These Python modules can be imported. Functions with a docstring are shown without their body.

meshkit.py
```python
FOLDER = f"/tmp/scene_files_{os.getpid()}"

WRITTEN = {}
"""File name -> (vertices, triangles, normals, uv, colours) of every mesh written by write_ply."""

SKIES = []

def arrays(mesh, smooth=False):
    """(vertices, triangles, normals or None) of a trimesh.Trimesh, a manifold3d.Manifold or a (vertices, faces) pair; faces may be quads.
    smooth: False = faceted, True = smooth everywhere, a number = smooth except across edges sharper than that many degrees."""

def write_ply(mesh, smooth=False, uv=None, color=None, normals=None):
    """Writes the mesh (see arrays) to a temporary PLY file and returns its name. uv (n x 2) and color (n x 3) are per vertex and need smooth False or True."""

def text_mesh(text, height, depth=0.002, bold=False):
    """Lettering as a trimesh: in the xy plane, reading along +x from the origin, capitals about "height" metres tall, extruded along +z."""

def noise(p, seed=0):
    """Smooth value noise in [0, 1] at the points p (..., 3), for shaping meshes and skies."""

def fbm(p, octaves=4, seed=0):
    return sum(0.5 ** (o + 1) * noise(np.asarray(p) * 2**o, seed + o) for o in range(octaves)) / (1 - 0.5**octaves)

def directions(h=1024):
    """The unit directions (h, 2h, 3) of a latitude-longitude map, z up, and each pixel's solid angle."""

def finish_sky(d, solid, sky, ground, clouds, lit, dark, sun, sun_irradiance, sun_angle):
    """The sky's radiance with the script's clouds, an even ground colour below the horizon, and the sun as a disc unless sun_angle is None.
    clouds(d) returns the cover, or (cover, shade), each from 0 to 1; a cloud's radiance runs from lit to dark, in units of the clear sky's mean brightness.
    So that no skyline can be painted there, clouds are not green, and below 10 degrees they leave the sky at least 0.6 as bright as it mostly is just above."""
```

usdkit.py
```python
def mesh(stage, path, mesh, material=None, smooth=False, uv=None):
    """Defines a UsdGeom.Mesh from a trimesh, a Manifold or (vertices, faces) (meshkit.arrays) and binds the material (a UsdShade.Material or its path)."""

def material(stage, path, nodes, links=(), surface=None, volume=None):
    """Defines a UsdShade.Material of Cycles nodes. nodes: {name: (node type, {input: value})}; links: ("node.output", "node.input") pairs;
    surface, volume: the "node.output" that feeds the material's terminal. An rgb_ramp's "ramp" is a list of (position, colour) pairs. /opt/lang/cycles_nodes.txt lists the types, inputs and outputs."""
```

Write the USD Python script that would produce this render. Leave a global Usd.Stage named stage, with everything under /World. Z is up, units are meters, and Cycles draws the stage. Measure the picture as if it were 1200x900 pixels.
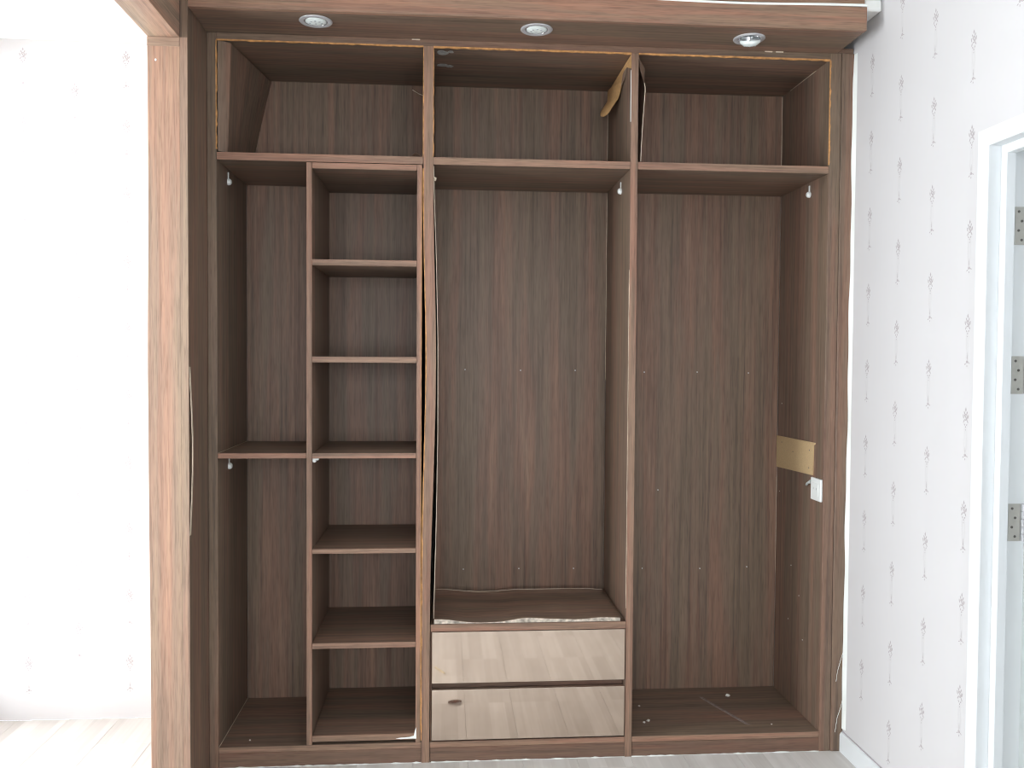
import math, random
import numpy as np, trimesh, manifold3d, usdkit
from shapely.geometry import Polygon, LineString, Point
from shapely.ops import unary_union
from shapely.affinity import translate as sh_move, scale as sh_scale
from pxr import Usd, UsdGeom, UsdLux, UsdShade, Gf, Sdf

random.seed(7)
rng = np.random.default_rng(7)
stage = Usd.Stage.CreateInMemory()
UsdGeom.SetStageUpAxis(stage, 'Z')
UsdGeom.SetStageMetersPerUnit(stage, 1.0)
UsdGeom.Xform.Define(stage, '/World')
UsdGeom.Scope.Define(stage, '/World/Looks')

# ------------------------------------------------------------------ camera, light, exposure
EYE, YAW, PITCH, ROLL, FPX = np.array([0.1432, -3.04, 1.4319]), 0.0759, -0.029, 0.0064, 1013.86
cam = UsdGeom.Camera.Define(stage, '/World/camera')
fw = np.array([math.sin(YAW) * math.cos(PITCH), math.cos(YAW) * math.cos(PITCH), math.sin(PITCH)])
r0 = np.array([math.cos(YAW), -math.sin(YAW), 0.0]); u0 = np.cross(r0, fw)
rt = r0 * math.cos(ROLL) + u0 * math.sin(ROLL); up = np.cross(rt, fw)
cam.AddTransformOp().Set(Gf.Matrix4d(*rt, 0, *up, 0, *(-fw), 0, *EYE, 1))
cam.CreateHorizontalApertureAttr(36.0)
cam.CreateFocalLengthAttr(36.0 * FPX / 1200.0)
cam.CreateClippingRangeAttr(Gf.Vec2f(0.05, 100.0))
cam.CreateExposureAttr(0.15)

def rect_light(name, at, facing, w, h, power, color):
    l = UsdLux.RectLight.Define(stage, '/World/' + name)
    z = -np.array(facing, float); x = np.cross([0, 0, 1.0], z); x /= np.linalg.norm(x); y = np.cross(z, x)
    l.AddTransformOp().Set(Gf.Matrix4d(*x, 0, *y, 0, *z, 0, *at, 1))
    l.CreateWidthAttr(w); l.CreateHeightAttr(h); l.CreateIntensityAttr(power); l.CreateColorAttr(Gf.Vec3f(*color))
    return l
# daylight just outside the two windows of the room: the wide one in the left wall and the one behind the camera
rect_light('daylight_side', (-1.90, -0.30, 1.31), (1, 0, 0), 1.42, 2.54, 11.5, (0.97, 0.99, 1.0))
rect_light('daylight_side_front', (-1.90, -2.35, 1.35), (1, 0, 0), 1.5, 2.0, 2.2, (0.97, 0.99, 1.0))
rect_light('daylight_rear', (0.0, -4.68, 1.45), (0, 1, 0), 2.8, 1.9, 3.4, (1.0, 0.98, 0.96))
rect_light('daylight_far', (4.15, -1.6, 1.45), (-1, 0, 0), 1.6, 1.6, 2.2, (0.97, 1.0, 0.99))
dome = UsdLux.DomeLight.Define(stage, '/World/sky')
dome.CreateIntensityAttr(1.0); dome.CreateColorAttr(Gf.Vec3f(0.80, 0.90, 1.0))

# ------------------------------------------------------------------ helpers
used = {}
def numbered(parent, name):
    k = (parent, name); n = used.get(k, 0); used[k] = n + 1
    return name if n == 0 else f'{name}_{n:03d}'

def tag(prim, label=None, cat=None, group=None, kind=None):
    for k, v in (('label', label), ('category', cat), ('group', group), ('kind', kind)):
        if v: prim.SetCustomDataByKey(k, v)
    return prim

class Thing:
    def __init__(self, name, label=None, cat=None, loc=(0, 0, 0), group=None, kind=None):
        self.path = '/World/' + numbered('/World', name); self.loc = np.array(loc, float)
        x = UsdGeom.Xform.Define(stage, self.path); x.AddTranslateOp().Set(Gf.Vec3d(*map(float, loc)))
        self.prim = tag(x.GetPrim(), label, cat, group, kind)
    def part(self, name, mesh, mat, parent=None, label=None, smooth=30, kind=None):
        v, f = arr(mesh)
        base = parent or self.path
        p = base + '/' + numbered(base, name)
        m = usdkit.mesh(stage, p, trimesh.Trimesh(v - self.loc, f, process=False), M[mat], smooth=smooth)
        tag(m.GetPrim(), label, kind=kind)
        return p

def single(name, mesh, mat, label=None, cat=None, group=None, kind=None, smooth=30):
    """a thing of one mesh"""
    v, f = arr(mesh); loc = np.array([*(v[:, :2].min(0) + v[:, :2].max(0)) / 2, v[:, 2].min()])
    m = usdkit.mesh(stage, '/World/' + numbered('/World', name), trimesh.Trimesh(v - loc, f, process=False), M[mat], smooth=smooth)
    UsdGeom.Xformable(m).AddTranslateOp().Set(Gf.Vec3d(*map(float, loc)))
    return tag(m.GetPrim(), label, cat, group, kind)

def arr(mesh):
    if hasattr(mesh, 'to_mesh'):
        m = mesh.to_mesh(); return np.array(m.vert_properties[:, :3], float), np.array(m.tri_verts)
    return np.array(mesh.vertices, float), np.array(mesh.faces)

def box(x0, x1, y0, y1, z0, z1, c=0.0012):
    """chamfered board"""
    lo, hi = np.array([x0, y0, z0], float), np.array([x1, y1, z1], float)
    c = min(c, 0.3 * (hi - lo).min()); pts = []
    for s in np.ndindex(2, 2, 2):
        p = np.where(np.array(s) == 1, hi, lo); d = np.where(np.array(s) == 1, -c, c)
        for k in range(3):
            q = p + d; q[k] = p[k]; pts.append(q)
    return trimesh.convex.convex_hull(np.array(pts))

def plain(x0, x1, y0, y1, z0, z1):
    return trimesh.creation.box(bounds=[[x0, y0, z0], [x1, y1, z1]])

def join(*ms):
    ms = [trimesh.Trimesh(*arr(m), process=False) for m in ms]
    return trimesh.util.concatenate(ms)

def man(mesh):
    v, f = arr(mesh); return manifold3d.Manifold(manifold3d.Mesh(np.asarray(v, np.float32), np.asarray(f, np.uint32)))

def loft(P):
    """closed tube of quads from rings P[n][k]; caps closed by fans"""
    P = np.asarray(P, float); n, k = P.shape[:2]; v = P.reshape(-1, 3); f = []
    for i in range(n - 1):
        for j in range(k):
            a, b = i * k + j, i * k + (j + 1) % k
            f += [[a, b, b + k], [a, b + k, a + k]]
    for j in range(1, k - 1):
        f += [[0, j + 1, j], [(n - 1) * k, (n - 1) * k + j, (n - 1) * k + j + 1]]
    m = trimesh.Trimesh(v, f, process=False)
    if m.volume < 0: m.invert()
    return m

def sheet(P, off):
    """thin sheet: grid P (n, m, 3) given a thickness vector"""
    P = np.asarray(P, float); n, m = P.shape[:2]; off = np.broadcast_to(np.asarray(off, float), P.shape)
    v = np.vstack([P.reshape(-1, 3), (P + off).reshape(-1, 3)]); f = []; N = n * m
    for i in range(n - 1):
        for j in range(m - 1):
            a, b, c, d = i * m + j, i * m + j + 1, (i + 1) * m + j + 1, (i + 1) * m + j
            f += [[a, b, c], [a, c, d], [N + a, N + c, N + b], [N + a, N + d, N + c]]
    rim = [(0, j) for j in range(m)] + [(i, m - 1) for i in range(1, n)] + [(n - 1, j) for j in range(m - 2, -1, -1)] + [(i, 0) for i in range(n - 2, 0, -1)]
    ids = [i * m + j for i, j in rim]
    for a, b in zip(ids, ids[1:] + ids[:1]):
        f += [[a, N + b, b], [a, N + a, N + b]]
    t = trimesh.Trimesh(v, f, process=False)
    if t.volume < 0: t.invert()
    return t

def tube(pts, r, sides=6):
    pts = np.asarray(pts, float); T = np.gradient(pts, axis=0); T /= np.linalg.norm(T, axis=1, keepdims=True)
    a = np.cross(T, np.where(np.abs(T[:, 2:]) < 0.9, [0, 0, 1.0], [1.0, 0, 0])); a /= np.linalg.norm(a, axis=1, keepdims=True); b = np.cross(T, a)
    g = np.arange(sides) * 2 * np.pi / sides; r = np.broadcast_to(r, len(pts))
    return loft(pts[:, None] + r[:, None, None] * (np.cos(g)[None, :, None] * a[:, None] + np.sin(g)[None, :, None] * b[:, None]))

def lathe(profile, n=40):
    """revolve (r, z) points about z"""
    return trimesh.creation.revolve(np.array(profile, float), sections=n)

def extrude(poly, h):
    return join(*[trimesh.creation.extrude_polygon(p, h) for p in getattr(poly, 'geoms', [poly])])

def to(mesh, origin, ax, ay, az):
    """local axes to world"""
    T = np.eye(4); T[:3, 0], T[:3, 1], T[:3, 2], T[:3, 3] = ax, ay, az, origin
    m = mesh.copy(); m.apply_transform(T)
    if np.linalg.det(T[:3, :3]) < 0: m.invert()
    return m

def blob(c, r, seed, squash=(1, 1, 0.6)):
    m = trimesh.creation.icosphere(1, 1.0); g = np.random.default_rng(seed)
    m.vertices *= (0.75 + 0.5 * g.random((len(m.vertices), 1))) * np.array(squash) * r
    m.apply_translation(np.array(c) - [0, 0, m.bounds[0][2]])
    return m

# ------------------------------------------------------------------ materials
M = {}
def mat(name, nodes, links, surface='p.BSDF'):
    M[name] = usdkit.material(stage, '/World/Looks/' + name, nodes, links, surface=surface)

def plain_mat(name, color, rough=0.5, metal=0.0, noise=0.06, scale=30, bump=0.0, spec=0.5):
    c = np.array(color)
    nodes = {'g': ('geometry', {}), 'n': ('noise_texture', {'scale': scale, 'detail': 3.0}),
             'r': ('rgb_ramp', {'ramp': [(0.3, tuple(c * (1 - noise))), (0.7, tuple(np.minimum(c * (1 + noise), 1)))]}),
             'p': ('principled_bsdf', {'roughness': rough, 'metallic': metal, 'specular_ior_level': spec})}
    links = [('g.position', 'n.vector'), ('n.fac', 'r.fac'), ('r.color', 'p.base_color')]
    if bump:
        nodes['b'] = ('bump', {'strength': bump, 'distance': 0.002}); links += [('n.fac', 'b.height'), ('b.normal', 'p.normal')]
    mat(name, nodes, links)

def wood(name, axis, dark, mid, light, rough=0.45, spec=0.25, band=16.0):
    """laminate wood: broad bands and fine streaks drawn out along one axis"""
    def sc(a, l): s = [a] * 3; s['xyz'.index(axis)] = l; return tuple(s)
    nodes = {
        'g': ('geometry', {}), 'o': ('object_info', {}), 'w': ('math', {'math_type': 'multiply', 'value2': 37.0}),
        'm1': ('mapping', {'scale': sc(band, band * 0.045)}), 'n1': ('noise_texture', {'dimensions': '4D', 'scale': 1.0, 'detail': 4.0, 'roughness': 0.6, 'distortion': 0.35}),
        'm2': ('mapping', {'scale': sc(260.0, 14.0)}), 'n2': ('noise_texture', {'dimensions': '4D', 'scale': 1.0, 'detail': 2.0, 'roughness': 0.6}),
        'm3': ('mapping', {'scale': sc(70.0, 1.3)}), 'n3': ('noise_texture', {'dimensions': '4D', 'scale': 1.0, 'detail': 2.0, 'roughness': 0.5, 'distortion': 0.5}),
        'r1': ('rgb_ramp', {'ramp': [(0.22, dark), (0.40, tuple(np.multiply(mid, (0.93, 1.0, 0.98)))), (0.50, mid), (0.58, tuple(np.multiply(mid, (1.12, 0.985, 0.96)))), (0.78, light)]}),
        'r2': ('rgb_ramp', {'ramp': [(0.25, (0.62, 0.62, 0.62)), (0.5, (1, 1, 1)), (0.8, (1.22, 1.2, 1.18))]}),
        'r3': ('rgb_ramp', {'ramp': [(0.30, (0.62, 0.62, 0.64)), (0.48, (1, 1, 1)), (0.72, (1.28, 1.24, 1.18))]}),
        'x1': ('mix_color', {'blend_type': 'multiply', 'fac': 0.75, 'use_clamp': False}), 'x2': ('mix_color', {'blend_type': 'multiply', 'fac': 0.8, 'use_clamp': False}),
        'b': ('bump', {'strength': 0.12, 'distance': 0.001}),
        'p': ('principled_bsdf', {'roughness': rough, 'specular_ior_level': spec}),
    }
    links = [('o.random', 'w.value1')]
    for k in '123':
        links += [('g.position', f'm{k}.vector'), (f'm{k}.vector', f'n{k}.vector'), ('w.value', f'n{k}.w'), (f'n{k}.fac', f'r{k}.fac')]
    links += [('r1.color', 'x1.a'), ('r3.color', 'x1.b'), ('x1.result', 'x2.a'), ('r2.color', 'x2.b'), ('x2.result', 'p.base_color'), ('n2.fac', 'b.height'), ('b.normal', 'p.normal')]
    mat(name, nodes, links)

DK, MD, LT = (0.112, 0.074, 0.053), (0.180, 0.121, 0.088), (0.265, 0.180, 0.130)
wood('walnut_upright', 'z', DK, MD, LT)
wood('walnut_across', 'x', DK, MD, LT)
wood('walnut_deep', 'y', DK, MD, LT)
ED, EM, EL = (0.20, 0.119, 0.083), (0.26, 0.158, 0.111), (0.31, 0.195, 0.138)
wood('edge_upright', 'z', ED, EM, EL, band=30)
wood('edge_across', 'x', ED, EM, EL, band=30)
PD, PM, PL = (0.265, 0.172, 0.130), (0.33, 0.225, 0.165), (0.40, 0.285, 0.195)
wood('plinth_wood', 'x', (0.12, 0.070, 0.050), (0.165, 0.100, 0.072), (0.215, 0.135, 0.098))
wood('oak_upright', 'z', PD, PM, PL, band=12)
wood('oak_deep', 'y', PD, PM, PL, band=12)
wood('oak_across', 'x', PD, PM, PL, band=12)
plain_mat('bare_board', (0.50, 0.29, 0.12), 0.8, noise=0.12, scale=90, bump=0.2)
plain_mat('torn_edge', (0.50, 0.25, 0.09), 0.8, noise=0.35, scale=45)
plain_mat('pale_backing', (0.62, 0.52, 0.40), 0.75, noise=0.2, scale=40)
plain_mat('splinter', (0.48, 0.42, 0.35), 0.8, noise=0.55, scale=55)
plain_mat('hardboard', (0.52, 0.37, 0.20), 0.7, noise=0.06, scale=160)
plain_mat('white_paint', (0.71, 0.735, 0.745), 0.42, noise=0.01, scale=5)
plain_mat('caulk', (0.83, 0.86, 0.83), 0.5, noise=0.02, scale=20)
plain_mat('ceiling_paint', (0.85, 0.86, 0.84), 0.8, noise=0.01, scale=3)
plain_mat('wallpaper', (0.60, 0.588, 0.59), 0.75, noise=0.012, scale=600, bump=0.08)
plain_mat('print_grey', (0.42, 0.385, 0.39), 0.75, noise=0.12, scale=200)
plain_mat('print_pale', (0.60, 0.58, 0.58), 0.75, noise=0.05, scale=200)
plain_mat('plastic_white', (0.80, 0.82, 0.80), 0.3, noise=0.01)
plain_mat('plastic_grey', (0.45, 0.47, 0.46), 0.4, noise=0.03)
plain_mat('steel', (0.50, 0.49, 0.45), 0.4, metal=0.25, noise=0.05, scale=60)
plain_mat('screw_dark', (0.16, 0.15, 0.14), 0.5, metal=0.6)
plain_mat('rim_metal', (0.62, 0.62, 0.64), 0.22, metal=0.35, noise=0.02)
plain_mat('chrome', (0.74, 0.74, 0.76), 0.12, metal=1.0, noise=0.02)
plain_mat('lens', (0.78, 0.84, 0.82), 0.18, noise=0.03, scale=120)
plain_mat('lens_dot', (0.42, 0.46, 0.47), 0.2, noise=0.05)
plain_mat('plaster', (0.72, 0.70, 0.66), 0.9, noise=0.15, scale=200)
plain_mat('dry_leaf', (0.13, 0.06, 0.04), 0.7, noise=0.3, scale=150)
plain_mat('straw', (0.70, 0.62, 0.42), 0.6, noise=0.1)
plain_mat('black_gap', (0.03, 0.025, 0.02), 0.9)
plain_mat('door_paint', (0.70, 0.74, 0.72), 0.4, noise=0.01)
plain_mat('scrape', (0.23, 0.185, 0.17), 0.9, noise=0.3, scale=90)
plain_mat('plinth_dirt', (0.42, 0.42, 0.40), 0.9, noise=0.2, scale=60)
mat('mirror', {'g': ('geometry', {}), 'n': ('noise_texture', {'scale': 9.0, 'detail': 4.0}),
               'r': ('rgb_ramp', {'ramp': [(0.35, (0.57, 0.465, 0.385)), (0.65, (0.615, 0.505, 0.42))]}),
               'p': ('principled_bsdf', {'metallic': 1.0, 'roughness': 0.04})},
    [('g.position', 'n.vector'), ('n.fac', 'r.fac'), ('r.color', 'p.base_color')])
mat('pane', {'t': ('transparent_bsdf', {}), 's': ('glossy_bsdf', {'roughness': 0.0, 'color': (1, 1, 1)}), 'f': ('fresnel', {'IOR': 1.45}), 'x': ('mix_closure', {})},
    [('f.fac', 'x.fac'), ('t.BSDF', 'x.closure1'), ('s.BSDF', 'x.closure2')], surface='x.closure')
# laminate floor: each plank its own tone, fine grain along y and the three-strip print
mat('laminate_floor', {
    'g': ('geometry', {}), 'o': ('object_info', {}), 'w': ('math', {'math_type': 'multiply', 'value2': 53.0}),
    'm1': ('mapping', {'scale': (38.0, 1.6, 38.0)}), 'n1': ('noise_texture', {'dimensions': '4D', 'scale': 1.0, 'detail': 4.0, 'distortion': 0.8}),
    'm2': ('mapping', {'scale': (15.385, 1.9, 0.0)}), 'v': ('vector_math', {'math_type': 'floor'}), 'wn': ('white_noise_texture', {'dimensions': '4D'}),
    'r1': ('rgb_ramp', {'ramp': [(0.3, (0.575, 0.550, 0.520)), (0.7, (0.655, 0.632, 0.602))]}),
    'r2': ('rgb_ramp', {'ramp': [(0.0, (0.86, 0.85, 0.84)), (1.0, (1.03, 1.03, 1.03))]}),
    'x': ('mix_color', {'blend_type': 'multiply', 'fac': 1.0, 'use_clamp': False}),
    'p': ('principled_bsdf', {'roughness': 0.5, 'specular_ior_level': 0.3})},
    [('o.random', 'w.value1'), ('g.position', 'm1.vector'), ('m1.vector', 'n1.vector'), ('w.value', 'n1.w'), ('n1.fac', 'r1.fac'),
     ('g.position', 'm2.vector'), ('m2.vector', 'v.vector1'), ('v.vector', 'wn.vector'), ('w.value', 'wn.w'), ('wn.value', 'r2.fac'),
     ('r1.color', 'x.a'), ('r2.color', 'x.b'), ('x.result', 'p.base_color')])

# ------------------------------------------------------------------ room
XL, XR, YB, YR, ZC = -1.74, 1.60, 0.4546, -4.55, 2.648   # left wall, right wall, back wall, rear wall, ceiling
fl = Thing('floor', 'pale laminate plank floor', 'floor', (0, 0, 0), kind='structure')
fl.part('underlay', plain(XL, XR, YR, YB, -0.06, -0.0125), 'plaster')
PW, PL_ = 0.195, 1.30
for i in range(-14, 9):
    x0 = 0.03 + i * PW; x1 = x0 + PW
    x0c, x1c = max(x0, XL), min(x1, XR)
    if x1c - x0c < 0.02: continue
    y = YB - ((i * 0.47) % 1.0) * PL_
    segs = []; top = YB
    while top > YR + 0.02:
        lo = max(y if y < top - 0.02 else top - PL_, YR)
        segs.append((lo, top)); top = lo; y = lo - PL_
    for lo, hi in segs:
        fl.part('plank', box(x0c + 0.0003, x1c - 0.0003, lo + 0.0003, hi - 0.0003, -0.012, 0.0, 0.0007), 'laminate_floor', smooth=False)
single('ceiling', plain(XL, XR, YR, YB, ZC, ZC + 0.12), 'ceiling_paint', 'white painted ceiling', 'ceiling', kind='structure')

def motif():
    """one printed wallpaper ornament: filigree head, double stem, small sprig; x across, y up, origin at the head's centre"""
    P = []
    def ell(cx, cy, a, b, rot=0.0):
        t = np.linspace(0, 2 * np.pi, 11)[:-1]; x, y = a * np.cos(t), b * np.sin(t)
        c, s = math.cos(rot), math.sin(rot); return Polygon(np.c_[cx + c * x - s * y, cy + s * x + c * y])
    P.append(Polygon([(0, 0.034), (0.0032, 0.027), (0, 0.021), (-0.0032, 0.027)]))
    for s in (-1, 1):
        P += [ell(s * 0.0060, 0.0185, 0.0022, 0.0048, -s * 0.5), ell(s * 0.0112, 0.008, 0.0021, 0.0060, -s * 0.25), ell(s * 0.0085, -0.006, 0.0020, 0.0052, s * 0.55), ell(s * 0.0050, -0.0150, 0.0018, 0.0034, -s * 0.7)]
    ring = LineString([(0.0066 * math.cos(t), 0.006 + 0.0080 * math.sin(t)) for t in np.linspace(-2.2, 2.6, 13)]).buffer(0.0017, quad_segs=1)
    P += [ring, LineString([(-0.0045, 0.012), (0, 0.006), (0.0045, 0.0)]).buffer(0.0022, quad_segs=1)]
    P += [ell(0, -0.0215, 0.0020, 0.0028), ell(0, -0.0295, 0.0014, 0.0020)]
    P += [Polygon([(0, -0.074), (0.0014, -0.090), (0, -0.097), (-0.0014, -0.090)]), ell(0, -0.1010, 0.0050, 0.0042), ell(-0.0085, -0.107, 0.0042, 0.0016, 0.5), ell(0.0085, -0.104, 0.0042, 0.0016, -0.5), ell(0, -0.1125, 0.0016, 0.0030)]
    return unary_union(P)

MOT = extrude(motif().simplify(0.00006), 0.00025)
STEM = extrude(unary_union([Polygon([(q * 0.0048, -0.022), (q * 0.0052, -0.022), (q * 0.0052, -0.096), (q * 0.0048, -0.096)]) for q in (-1, 1)]), 0.00025)
STEP = 0.2625
def print_on(MOT, place, u0, u1, skip=lambda u, z: False, u_start=-0.1378, du=0.1925, zmin=0.12, zmax=2.62):
    """all ornaments of one wall; place(u, z) -> (origin, across, normal)"""
    out = []
    k0, k1 = math.floor((u0 - u_start) / du), math.ceil((u1 - u_start) / du)
    for k in range(k0, k1 + 1):
        u = u_start + k * du
        if not u0 + 0.015 < u < u1 - 0.015: continue
        z = 2.4546 - (0.1345 if k % 2 else 0.0) + 2 * STEP
        while z > zmin:
            if z < zmax and z - 0.115 > 0.085 and not skip(u, z):
                o, a, n = place(u, z); out.append(to(MOT, o, a, (0, 0, 1), n))
            z -= STEP
    return join(*out)

# right wall, with the doorway cut out of it
DY0, DY1, DZ = -0.8172, -1.62, 2.015      # doorway: far jamb, near jamb, head
w = Thing('wall_right', 'white wall with faint grey printed wallpaper', 'wall', (XR, -2, 0), kind='structure')
wm = man(plain(XR, XR + 0.14, YR, YB, 0, ZC)) - man(plain(XR - 0.1, XR + 0.3, DY1 - 0.03, DY0 + 0.03, -0.1, DZ + 0.03))
w.part('wallpaper', wm, 'wallpaper', smooth=False)
for nm, mo, mt_ in (('printed_motif', MOT, 'print_grey'), ('printed_stem', STEM, 'print_pale')):
    w.part(nm, print_on(mo, lambda u, z: ((XR - 0.0002, u, z), (0, -1, 0), (-1, 0, 0)), YR, -0.03,
           skip=lambda u, z: DY1 - 0.07 < u < DY0 + 0.062 and z - 0.12 < DZ + 0.07), mt_, smooth=False, kind='stuff')
# white filler bead in the corner between the wardrobe and the wall, wavy like brushed paint
zz = np.linspace(0.085, 2.53, 70)
wob = 0.0016 * np.sin(zz * 9.1) + 0.0012 * np.sin(zz * 23.7 + 1) + 0.003 * np.exp(-((zz - 0.45) / 0.12) ** 2)
w.part('filler_bead', loft([[(XR - 0.0045 - wob[i], -0.0045, z), (XR - 0.0045 - wob[i], -0.012, z), (XR, -0.026 - 0.3 * wob[i], z), (XR, -0.0045, z)] for i, z in enumerate(zz)]), 'caulk', label='white filler bead')
# back wall
w = Thing('wall_back', 'white wallpapered wall behind the wardrobe', 'wall', (0, YB, 0), kind='structure')
w.part('wallpaper', plain(XL, XR + 0.14, YB, YB + 0.12, 0, ZC), 'wallpaper', smooth=False)
for nm, mo, mt_ in (('printed_motif', MOT, 'print_grey'), ('printed_stem', STEM, 'print_pale')):
    w.part(nm, print_on(mo, lambda u, z: ((u, YB - 0.0002, z), (1, 0, 0), (0, -1, 0)), XL, -0.72), mt_, smooth=False, kind='stuff')
# left wall with its wide window, rear wall with another
def window(n, a0, a1, z0, z1, along):
    t = Thing(f'window_{n}', 'white framed window with clear panes', 'window', (0, 0, 0), kind='structure')
    def bar(p0, p1, q0, q1, d0, d1):   # p along wall, q height, d depth from the inner wall face outwards
        return box(XL - d1, XL - d0, p0, p1, q0, q1) if along == 'y' else box(p0, p1, YR - d1, YR - d0, q0, q1)
    f = 0.05
    t.part('window_frame', join(bar(a0, a1, z0, z0 + f, 0.02, 0.08), bar(a0, a1, z1 - f, z1, 0.02, 0.08), bar(a0, a0 + f, z0 + f, z1 - f, 0.02, 0.08), bar(a1 - f, a1, z0 + f, z1 - f, 0.02, 0.08)), 'white_paint')
    k = 3
    for i in range(k):
        b0, b1 = a0 + f + (a1 - a0 - 2 * f) * i / k, a0 + f + (a1 - a0 - 2 * f) * (i + 1) / k
        if i: t.part('mullion', bar(b0 - 0.02, b0 + 0.02, z0 + f, z1 - f, 0.025, 0.075), 'white_paint')
        t.part('pane', bar(b0 + (0.02 if i else 0), b1 - (0.02 if i < k - 1 else 0), z0 + f, z1 - f, 0.046, 0.052), 'pane', smooth=False)
    t.part('window_sill', bar(a0 - 0.04, a1 + 0.04, z0 - 0.03, z0, -0.06, 0.1), 'white_paint')
single('wall_left', man(plain(XL - 0.1, XL, YR, YB, 0, ZC)) - man(plain(XL - 0.2, XL + 0.1, -1.06, 0.43, 0.02, 2.60)) - man(plain(XL - 0.2, XL + 0.1, -3.1, -1.6, 0.37, 2.35)), 'wallpaper', 'white wall with two windows', 'wall', kind='structure', smooth=False)
single('wall_front', man(plain(XL, XR, YR - 0.1, YR, 0, ZC)) - man(plain(-1.4, 1.4, YR - 0.2, YR + 0.1, 0.47, 2.4)), 'wallpaper', 'white wall opposite the wardrobe', 'wall', kind='structure', smooth=False)
window(1, -1.06, 0.43, 0.05, 2.60, 'y')
window(2, -1.4, 1.4, 0.5, 2.4, 'x')
window(3, -3.1, -1.6, 0.40, 2.35, 'y')

# baseboard along the right wall, ends at the door casing
t = Thing('baseboard_right', 'white baseboard along the wallpapered wall', 'baseboard', (XR, -0.4, 0), kind='structure')
prof = [(0, 0), (-0.012, 0), (-0.012, 0.062), (-0.008, 0.070), (0, 0.073)]
for y0, y1 in ((-0.7684, -0.004), (YR, DY1 - 0.05)):
    t.part('board', loft([[(XR + a, y, b) for a, b in prof] for y in (y0, y1)]), 'white_paint')
    t.part('seam', loft([[(XR - 0.004, y, 0.0728), (XR - 0.004, y, 0.0750), (XR, y, 0.0750), (XR, y, 0.0728)] for y in (y0, y1)]), 'print_grey', label='grey gap line above the board')

# door: casing, jamb, stop, hinges, open leaf
d = Thing('door_1', 'white door casing with steel hinges', 'door', (XR, -1.2, 0), kind='structure')
CW = 0.049
def casing(pts):
    """a mitred casing leg given by its face outline (y, z)"""
    m = extrude(Polygon(pts), 0.015); return to(m, (XR - 0.015, 0, 0), (0, 1, 0), (0, 0, 1), (1, 0, 0))
yo, yi, zo, zi = DY0 + CW, DY0, 2.057, 2.010
no, ni = DY1 - CW, DY1
g = 0.0006
d.part('casing', casing([(yo, 0), (yi, 0), (yi, zi - g), (yo, zo - g)]), 'white_paint', smooth=False)
d.part('casing', casing([(yo, zo), (yi, zi), (ni, zi), (no, zo)]), 'white_paint', smooth=False)
d.part('casing', casing([(no, 0), (ni, 0), (ni, zi - g), (no, zo - g)]), 'white_paint', smooth=False)
JX = XR + 0.115
d.part('jamb', box(XR - 0.0149, JX, DY0 - 0.0002, DY0 + 0.029, 0, DZ + 0.029), 'white_paint')
d.part('jamb', box(XR - 0.0149, JX, DY1 - 0.029, DY1 + 0.0002, 0, DZ + 0.029), 'white_paint')
d.part('jamb', box(XR - 0.0149, JX, DY1 + 0.0002, DY0 - 0.0002, zi - 0.0004, DZ + 0.029), 'white_paint')
S0, S1 = XR + 0.0185, XR + 0.0446
d.part('door_stop', box(S0, S1, DY0 - 0.025, DY0 - 0.0002, 0, zi - 0.0006), 'white_paint')
d.part('door_stop', box(S0, S1, DY1 + 0.0002, DY1 + 0.025, 0, zi - 0.0006), 'white_paint')
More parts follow.
